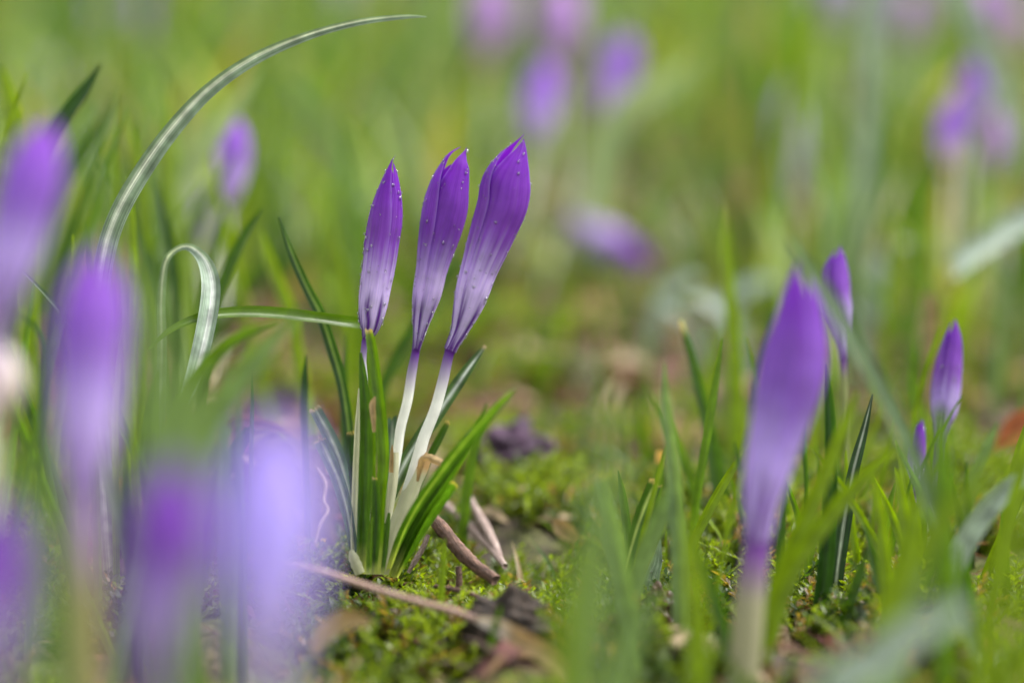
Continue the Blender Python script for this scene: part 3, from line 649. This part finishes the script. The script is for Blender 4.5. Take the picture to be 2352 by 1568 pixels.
def crowd(n, seed, x0, x1, y0, y1, L0, L1, d0, d1, pals, w0, w1, label, group):
    r = np.random.default_rng(seed)
    for i in range(n):
        px, py, d = x0 + (x1 - x0) * (i + r.random()) / n, y0 + (y1 - y0) * r.random(), d0 + (d1 - d0) * r.random()
        L = L0 + (L1 - L0) * r.random(); sl = r.normal() * .22; cv = r.normal() * .14; w = w0 + (w1 - w0) * r.random()
        pts = [(px + sl * L * (1 - t) + cv * L * (1 - t) ** 2, py + L * t) for t in (0, .25, .5, .75, 1)]
        pal = pals[r.integers(len(pals))]; lb = {'lime': 'bright yellow-green ', 'fresh': 'fresh green ', 'mid': 'deep green ', 'grey': 'grey-green '}[pal] + label
        leaf('grass_blade', pts, (4, w * .75, w, w, w * .9), d, pal=pal, label=lb, cat='grass blade', group=group, n=26, twist=(r.normal() * .5, r.normal() * .3))
crowd(14, 71, 1980, 2380, 950, 1250, 300, 420, .56, .66, ('lime', 'fresh', 'lime', 'mid'), 20, 40, 'blade crowding round the slim dewy bud', 'blades crowding round the slim dewy bud')
crowd(12, 72, 1560, 1960, 900, 1250, 200, 320, .68, .78, ('fresh', 'mid', 'lime', 'fresh'), 14, 28, 'short blade in the stubble behind the wide violet bud', 'stubble blades behind the wide bud')
crowd(18, 73, -20, 560, 180, 620, 300, 480, .78, 1.05, ('fresh', 'mid', 'lime', 'grey', 'lime'), 22, 40, 'upright blade in the thicket behind the silvery arch', 'thicket behind the silvery arch')
crowd(10, 74, 260, 560, 820, 1050, 260, 380, .52, .62, ('fresh', 'grey', 'mid', 'grey'), 26, 44, 'soft blade in the thicket between tall bud and soil mound', 'soft thicket by the soil mound')
crowd(24, 76, 1420, 2360, 980, 1300, 220, 380, .60, .68, ('mid', 'fresh', 'lime', 'lime'), 12, 24, 'slim blade standing in the stubble between husk and striped blade', 'slim blades in the stubble')
crowd(14, 80, 0, 460, 160, 480, 320, 460, .68, .80, ('lime', 'fresh', 'mid', 'lime'), 12, 22, 'slender upright blade behind the tall bud and the hooked leaf', 'slender blades behind the hooked leaf')
crowd(14, 77, 20, 330, 500, 760, 300, 420, .60, .70, ('fresh', 'mid', 'lime'), 16, 28, 'slim blade between the tall bud and the silvery arch', 'slim blades by the silvery arch')
crowd(26, 78, 1060, 1760, 640, 900, 130, 260, .80, 1.0, ('fresh', 'lime', 'mid', 'grey'), 8, 16, 'fine short blade on the moss between the third bud and the wide bud', 'fine blades on the moss behind')
crowd(30, 79, 1560, 2360, 740, 1080, 220, 360, .66, .80, ('lime', 'fresh', 'lime', 'mid'), 12, 22, 'fine upright blade in the lawn behind the wide bud', 'fine blades in the lawn behind the wide bud')
crowd(12, 75, 1660, 2340, 420, 700, 240, 360, .85, 1.1, ('fresh', 'lime', 'grey', 'mid'), 24, 40, 'tall soft blade behind the small violet bud', 'tall soft blades behind the small bud')

# ------------------------------------------------------------------ twigs, clods and litter
def twig(label, pts, hw, d, mat, name='twig', cat='twig', rough=.10, n=44):
    P, dd = fpts(pts, d)
    for q in P: q[2] = max(q[2], float(g(q[0], q[1])) - .0002)
    R = np.interp(np.linspace(0, 1, len(pts)), np.linspace(0, 1, len(hw)), hw) * K * dd
    SEED[0] += 1
    Vv, f, c, uv = tube_data(P, R, n, 12, rough=rough, seed=SEED[0])
    tag(mk(name, Vv, f, mat, None, c, uv, P[-1]), label, cat)
twig('broken brown twig propped against the tuft, ridged bark', [(992, 1186), (1025, 1225), (1060, 1268), (1095, 1300), (1138, 1332)], (12, 16, 15, 14, 13), (.652, .628), BARK, rough=.16, n=70)
twig('pale bleached twig behind the brown one', [(1010, 1148), (1050, 1182), (1090, 1220), (1130, 1262), (1160, 1300)], (7, 9, 9, 9, 7), (.700, .660), PALE_BARK)
twig('second bleached twig crossing the first near the moss', [(1078, 1140), (1098, 1180), (1120, 1220), (1140, 1262), (1156, 1296)], (6, 10, 12, 10, 5), (.690, .662), PALE_BARK)
twig('long reddish stalk lying before the tuft', [(560, 1284), (650, 1294), (740, 1312), (850, 1348), (950, 1378), (1040, 1402), (1095, 1420)], (6, 8, 9, 9, 9, 9, 7), (.606, .590), STALK, rough=.09)
twig('thin grey twig leaning behind the front leaf', [(984, 1228), (970, 1260), (952, 1290), (938, 1314)], (5, 6, 6, 4), .648, PALE_BARK)
twig('small dark twig under the reddish stalk', [(1000, 1345), (1040, 1352), (1080, 1362), (1120, 1380)], (5, 6, 6, 4), (.634, .618), BARK)
twig('pinkish root thread hanging down the soil mound', [(726, 1075), (746, 1110), (742, 1150), (752, 1172), (736, 1200), (722, 1246)], (3, 4, 4, 4, 4, 3), (.676, .662), PALE_BARK, name='root_thread', cat='root')
twig('pale stub of a twig upright by the brown one', [(1052, 1300), (1054, 1330), (1052, 1360)], (7, 8, 8), .632, BARK)
twig('pale thin straw arched over the moss beside the dark blade', [(1870, 1378), (1900, 1372), (1950, 1376), (2010, 1392)], (3, 4, 4, 3), .628, PALE_BARK, name='straw', cat='straw')

def lump(name, label, cat, c, size, mat, seed, rough=.35, sub=4):
    import bmesh
    bm = bmesh.new(); bmesh.ops.create_icosphere(bm, subdivisions=sub, radius=1)
    rg = np.random.default_rng(seed); k = rg.normal(size=(9, 3)) * np.array([1.6, 2.5, 5, 5, 9, 9, 14, 14, 18])[:, None] * .6; ph = rg.random(9) * 6
    Vv = np.array([v.co[:] for v in bm.verts]); fc = [[v.index for v in f.verts] for f in bm.faces]; bm.free()
    amp = np.array([.25, .2, .24, .24, .24, .24, .2, .2, .18])
    nzv = (np.sin(Vv @ k.T + ph) * amp).sum(1)
    Vv = Vv * (1 + rough * nzv[:, None] * .6) * np.array(size)
    p = np.array(c, float)
    o = mk(name, Vv + p, fc, mat, None, origin=p - np.array([0, 0, size[2] * .6])); tag(o, label, cat)
    return o
def on_ground(px, py, d, up):
    p = F(px, py, d); p[2] = float(g(p[0], p[1])) + up; return p
lump('soil_clod', 'dark crumbly soil clod at the end of the brown twig', 'soil clod', on_ground(1168, 1400, .605, .0055), (.0092, .007, .0082), CLOD, 3, .75, 5)
lump('soil_clod', 'flat dark clod at the foot of the tuft', 'soil clod', on_ground(905, 1335, .622, .001), (.008, .004, .003), CLOD, 4, .45)
lump('withered_flower', 'purple withered flower heap on the moss behind the tuft', 'withered flower', on_ground(1180, 1075, .752, .006), (.0120, .008, .0085), WILT, 5, .7, 5)
lump('maroon_husk', 'shrivelled maroon husk below the dewy leaf', 'husk', on_ground(1500, 1420, .630, .0045), (.0044, .004, .0066), MAROON, 6, .8, 5)
lump('maroon_husk', 'smaller reddish husk leaning on the maroon one', 'husk', on_ground(1535, 1440, .628, .002), (.0032, .003, .004), MAROON, 7, .5)
lump('brown_seed', 'small brown seed case by the clod', 'seed', on_ground(1088, 1380, .622, .001), (.0016, .0015, .0016), BARK, 8, .3, 3)

def dead(name, label, cat, pts, w, d, pal, **kw):
    kw.setdefault('cup', .2)
    leaf(name, pts, w, d, mat=DRY, root=False, label=label, cat=cat, pal=pal, rootfade=False, **kw)
dead('dead_leaf', 'pale dead leaf with an orange patch lying under the dark clod', 'dead leaf', [(1080, 1418), (1140, 1436), (1190, 1462), (1240, 1492), (1280, 1530), (1300, 1580)], (10, 34, 44, 44, 40, 20), (.592, .560), 'tan', tipcol=((.6, .55, .48), .4))
dead('dead_leaf', 'orange dead leaf at the frame edge behind the grey-green tip', 'dead leaf', [(2380, 940), (2350, 970), (2320, 1000), (2290, 1030)], (20, 60, 60, 20), .74, 'orange')
dead('dead_leaf', 'cream and tan curled flake beside the white sided blade', 'dead leaf', [(2238, 1345), (2215, 1342), (2195, 1352), (2175, 1362)], (10, 34, 34, 22), .640, 'tan', cup=.5)
dead('dead_leaf', 'pale green flake lying across moss by the striped blade', 'dead leaf', [(2060, 1375), (2010, 1390), (1960, 1410), (1915, 1435)], (16, 30, 28, 8), .618, 'pale')
dead('dead_leaf', 'rosy curled leaf on top of the soil mound', 'dead leaf', [(500, 985), (545, 965), (600, 972), (650, 990)], (8, 26, 26, 8), .690, 'rosy', cup=.5)
dead('dead_leaf', 'brown leaf flake in the moss past the pale twigs', 'dead leaf', [(1270, 1195), (1295, 1215), (1330, 1240)], (10, 40, 20), .690, 'tan')
dead('dead_leaf', 'tan limp leaf lying before the reddish stalk', 'dead leaf', [(720, 1500), (750, 1450), (800, 1420), (850, 1430)], (16, 44, 46, 16), .570, 'tan')
dead('mauve_petal', 'mauve fallen petal at the frame edge under a hoary leaf', 'petal', [(2330, 1340), (2350, 1352), (2380, 1362)], (14, 36, 30), .640, 'rosy')

# dew on the pale leaf
dl = next(o for o in bpy.data.objects if o.name.startswith('dewy_leaf'))
rg = np.random.default_rng(9); vs = [np.array(v.co) for v in dl.data.vertices]
pk = [vs[i] for i in rg.choice(np.arange(len(vs) // 6, int(len(vs) * .7)), 26)]
add_drops('water_drops', [(p, np.array([0, -1, .2])) for p in pk], rg, (.00015, .0004), dl, np.zeros(3))

# ------------------------------------------------------------------ moss: feathery shoots over the ground near the focus
def stuff_mesh(name, V, Fq, C, mat, label, cat):
    me = bpy.data.meshes.new(name)
    nV, nF, k = len(V), len(Fq), Fq.shape[1]
    me.vertices.add(nV); me.vertices.foreach_set('co', V.astype(np.float32).ravel())
    me.loops.add(nF * k); me.loops.foreach_set('vertex_index', Fq.astype(np.int32).ravel())
    me.polygons.add(nF); me.polygons.foreach_set('loop_start', np.arange(0, nF * k, k, dtype=np.int32))
    me.polygons.foreach_set('use_smooth', np.ones(nF, bool))
    me.update(calc_edges=True)
    a = me.color_attributes.new('Col', 'FLOAT_COLOR', 'POINT'); c = np.ones((nV, 4)); c[:, :3] = C; a.data.foreach_set('color', c.ravel())
    me.uv_layers.new(name='UVMap'); me.materials.append(mat); me.validate()
    o = link(bpy.data.objects.new(name, me)); o['kind'] = 'stuff'; o['label'] = label; o['category'] = cat
    return o
def shoot_proto(rg, nl=26):
    """A moss shoot one unit tall: spiral of small pointed leaves."""
    V, Fq = [], []
    bend = rg.normal(size=2) * .35
    for i in range(nl):
        t = (i + .5) / nl; a = i * 2.4 + rg.normal() * .3
        c = np.array([bend[0] * t * t, bend[1] * t * t, t])
        el = .25 + .75 * t + rg.normal() * .12
        dr = np.array([cos(a) * cos(el), sin(a) * cos(el), sin(el)])
        L = (.34 - .12 * t) * (1 + rg.normal() * .12); sd = np.array([-sin(a), cos(a), 0]) * L * .20
        up = np.cross(sd, dr); up = up / np.linalg.norm(up) * L * .12
        o = len(V)
        V += [c, c + dr * L * .45 + sd - up, c + dr * L + np.array([0, 0, -.04]), c + dr * L * .45 - sd - up]
        Fq.append((o, o + 1, o + 2, o + 3))
    return np.array(V), np.array(Fq)
rg = np.random.default_rng(21)
protos = [shoot_proto(rg) for _ in range(10)]
N = 34000
py_ = .50 + rg.random(N) ** 1.0 * .75
px_ = (rg.random(N) - .5) * .44 * (py_ + .05)
cov = vnoise(px_, py_, 41, 34) + .45 * vnoise(px_, py_, 42, 90)
dm = np.hypot((px_ - MOUND[0]) / .03, (py_ - MOUND[1]) / .032)
keep = (cov > np.interp(py_, [.5, .74, .82, .95], [.62, .66, .80, .92])) & (dm > .9) & (rg.random(N) < np.interp(py_, [.5, .78, 1.0, 1.25], [1, 1, .55, .3]))
px_, py_, cov = px_[keep], py_[keep], cov[keep]
order = rg.permutation(len(px_))[:12000]; px_, py_, cov = px_[order], py_[order], cov[order]
Vs, Fs, Cs, off = [], [], [], 0
for x, y, cv in zip(px_, py_, cov):
    Pv, Pf = protos[rg.integers(10)]
    a = rg.random() * 6.28; ca, sa = cos(a), sin(a)
    s = (.0055 + .0055 * rg.random()) * (1 + .5 * max(cv - .8, 0)) * (1.0 if y < .9 else 1.25)
    lx, ly = rg.normal(size=2) * .45
    v = Pv * s; v = np.stack([v[:, 0] * ca - v[:, 1] * sa + v[:, 2] * lx, v[:, 0] * sa + v[:, 1] * ca + v[:, 2] * ly, v[:, 2]], 1)
    v += (x, y, float(g(x, y)) - .001)
    tone = np.clip(1.6 * vnoise(x, y, 43, 55) - .35 + .35 * rg.normal(), 0, 1)
    base = np.array((.165, .21, .012)) * (1 - tone) + np.array((.035, .07, .010)) * tone
    if rg.random() < .12: base = np.array((.20, .13, .05))
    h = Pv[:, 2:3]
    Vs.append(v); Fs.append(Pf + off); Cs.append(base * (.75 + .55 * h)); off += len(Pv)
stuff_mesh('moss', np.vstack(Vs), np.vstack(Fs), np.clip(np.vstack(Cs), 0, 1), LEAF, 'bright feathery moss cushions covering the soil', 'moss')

# small dead bits
N = 4600
y = .52 + rg.random(N) ** 1.2 * 1.1; x = (rg.random(N) - .5) * .44 * (y + .05)
z = g(x, y) + .0008 + rg.random(N) * .003
L = (.002 + .006 * rg.random(N) ** 2) * np.interp(y, [.5, .72, .85], [1, 1, 2.2]); w = L * (.12 + .35 * rg.random(N) ** 2); a = rg.random(N) * 6.28; til = rg.normal(size=N) * .3; rl = rg.normal(size=N) * .8
D = np.stack([np.cos(a) * np.cos(til), np.sin(a) * np.cos(til), np.sin(til)], 1); S = np.stack([-np.sin(a) * np.cos(rl), np.cos(a) * np.cos(rl), np.sin(rl)], 1)
C0 = np.stack([x, y, z], 1); bow = np.array([0, 0, 1.0])
pts = []
for t, k in ((-1, .3), (-.3, 1), (.4, .9), (1, .15)):
    for s in (-1, 1): pts.append(C0 + D * (L * t)[:, None] + S * (w * s * k)[:, None] + bow * (L * .25 * (1 - t * t))[:, None])
V = np.stack(pts, 1).reshape(-1, 3); o8 = np.arange(N)[:, None] * 8
Fq = np.concatenate([o8 + np.array([[0, 1, 3, 2]]), o8 + np.array([[2, 3, 5, 4]]), o8 + np.array([[4, 5, 7, 6]])])
cc = np.array([(.30, .19, .10), (.16, .09, .06), (.42, .32, .20), (.22, .10, .09), (.09, .06, .045)])[rg.integers(0, 5, N)]
stuff_mesh('leaf_litter', V, Fq, np.repeat(cc, 8, 0), DRY, 'scattered brown flakes and straw bits among the moss', 'leaf litter')

# ------------------------------------------------------------------ grass behind: too many blades to count
def grass(name, x, y, H, W, pal_idx, label, lean_s=.35):
    n = len(x); seg = 7
    a = rg.random(n) * 6.28; ln = np.abs(rg.normal(size=n)) * lean_s + .05
    dirx, diry = np.cos(a), np.sin(a)
    fa = rg.normal(size=n) * .9                       # which way the flat side faces
    sx, sy = np.cos(fa), np.sin(fa) * .6
    t = np.linspace(0, 1, seg)
    zz = g(x, y)
    cx = x[:, None] + (H * ln * dirx)[:, None] * t ** 2; cyv = y[:, None] + (H * ln * diry)[:, None] * t ** 2
    cz = zz[:, None] - .002 + H[:, None] * (t - .28 * np.minimum(ln, 1.2)[:, None] * t ** 2.5)
    wt = W[:, None] * (np.array([.8, .95, 1, .95, .8, .5, .06]))
    Cc = np.stack([cx, cyv, cz], -1)
    Sd = np.stack([sx, sy, np.zeros(n)], -1)[:, None, :]
    Nn = np.stack([-sy, sx, np.zeros(n)], -1)[:, None, :]
    V = np.stack([Cc - Sd * wt[..., None] / 2, Cc + Nn * wt[..., None] * .2, Cc + Sd * wt[..., None] / 2], 2)   # n, seg, 3, xyz
    V = V.reshape(-1, 3)
    base = np.arange(n)[:, None] * seg * 3
    q = []
    for i in range(seg - 1):
        for j in range(2): q.append((i * 3 + j, i * 3 + j + 1, (i + 1) * 3 + j + 1, (i + 1) * 3 + j))
    Fq = (base[:, :, None] + np.array(q)[None]).reshape(-1, 4)
    pl = np.array([PAL[k][0] for k in ('mid', 'fresh', 'lime', 'grey', 'pale', 'straw', 'dark')])
    c = pl[pal_idx] * (.8 + .4 * rg.random((n, 1)))
    stuff_mesh(name, V, Fq, np.repeat(c, seg * 3, 0), LEAF, label, 'grass')
def scatter(n, y0, y1, pw=1.0, spreadw=.46):
    y = y0 + rg.random(n) ** pw * (y1 - y0); x = (rg.random(n) - .5) * spreadw * (y + .15); return x, y
# tall grass standing from beyond the moss to the far end
x, y = scatter(13000, .86, 3.9, 1.15)
side = np.abs(x / y)                                   # sparser and shorter in the mossy lane behind the buds
lane = np.exp(-((x / y - .035) / .055) ** 2) * np.clip((1.55 - y) / .35, 0, 1)
clumpn = vnoise(x, y, 51, 9)
keep = rg.random(len(x)) < np.clip(1.9 * clumpn - .35, .04, 1) * (1 - .97 * lane) * np.clip((y - .82) / .45, .08, 1)
x, y, lane = x[keep], y[keep], lane[keep]
H = (.045 + .075 * rg.random(len(x)) ** 1.3) * (1 - .55 * lane) * np.interp(y, [.85, 1.2, 4], [.65, 1, 1.1])
W = .0022 + .0052 * rg.random(len(x)) ** 1.6
tone = vnoise(x * 1.6, y * .8, 52, 9) + .25 * rg.normal(size=len(x))
pa, pb, pc = (rg.choice(7, len(x), p=p) for p in ([.40, .14, .03, .08, .02, .05, .28], [.32, .30, .14, .12, .05, .05, .02], [.12, .08, .04, .34, .34, .08, .0]))
pi_ = np.where(tone < .46, pa, np.where(tone < .64, pb, pc))
grass('grass', x, y, H, W, pi_, 'tall soft green grass filling the lawn behind the crocuses')
# thin short blades in the moss
x, y = scatter(1500, .60, 1.5, 1.0, .44)
dx0, dy0 = x - ROOT[0], y - ROOT[1]
keep = (np.hypot(dx0, dy0) > .03) & (rg.random(len(x)) < np.interp(y, [.6, .7, .9], [.12, .3, 1]))
x, y = x[keep], y[keep]
H = (.010 + .022 * rg.random(len(x))) * np.interp(y, [.6, .8, 1.5], [.7, 1, 1.3])
grass('short_grass', x, y, H, .0008 + .0014 * rg.random(len(x)), rg.choice(7, len(x), p=[.3, .3, .2, .08, .02, .08, .02]), 'thin short grass sprouting through the moss', .5)
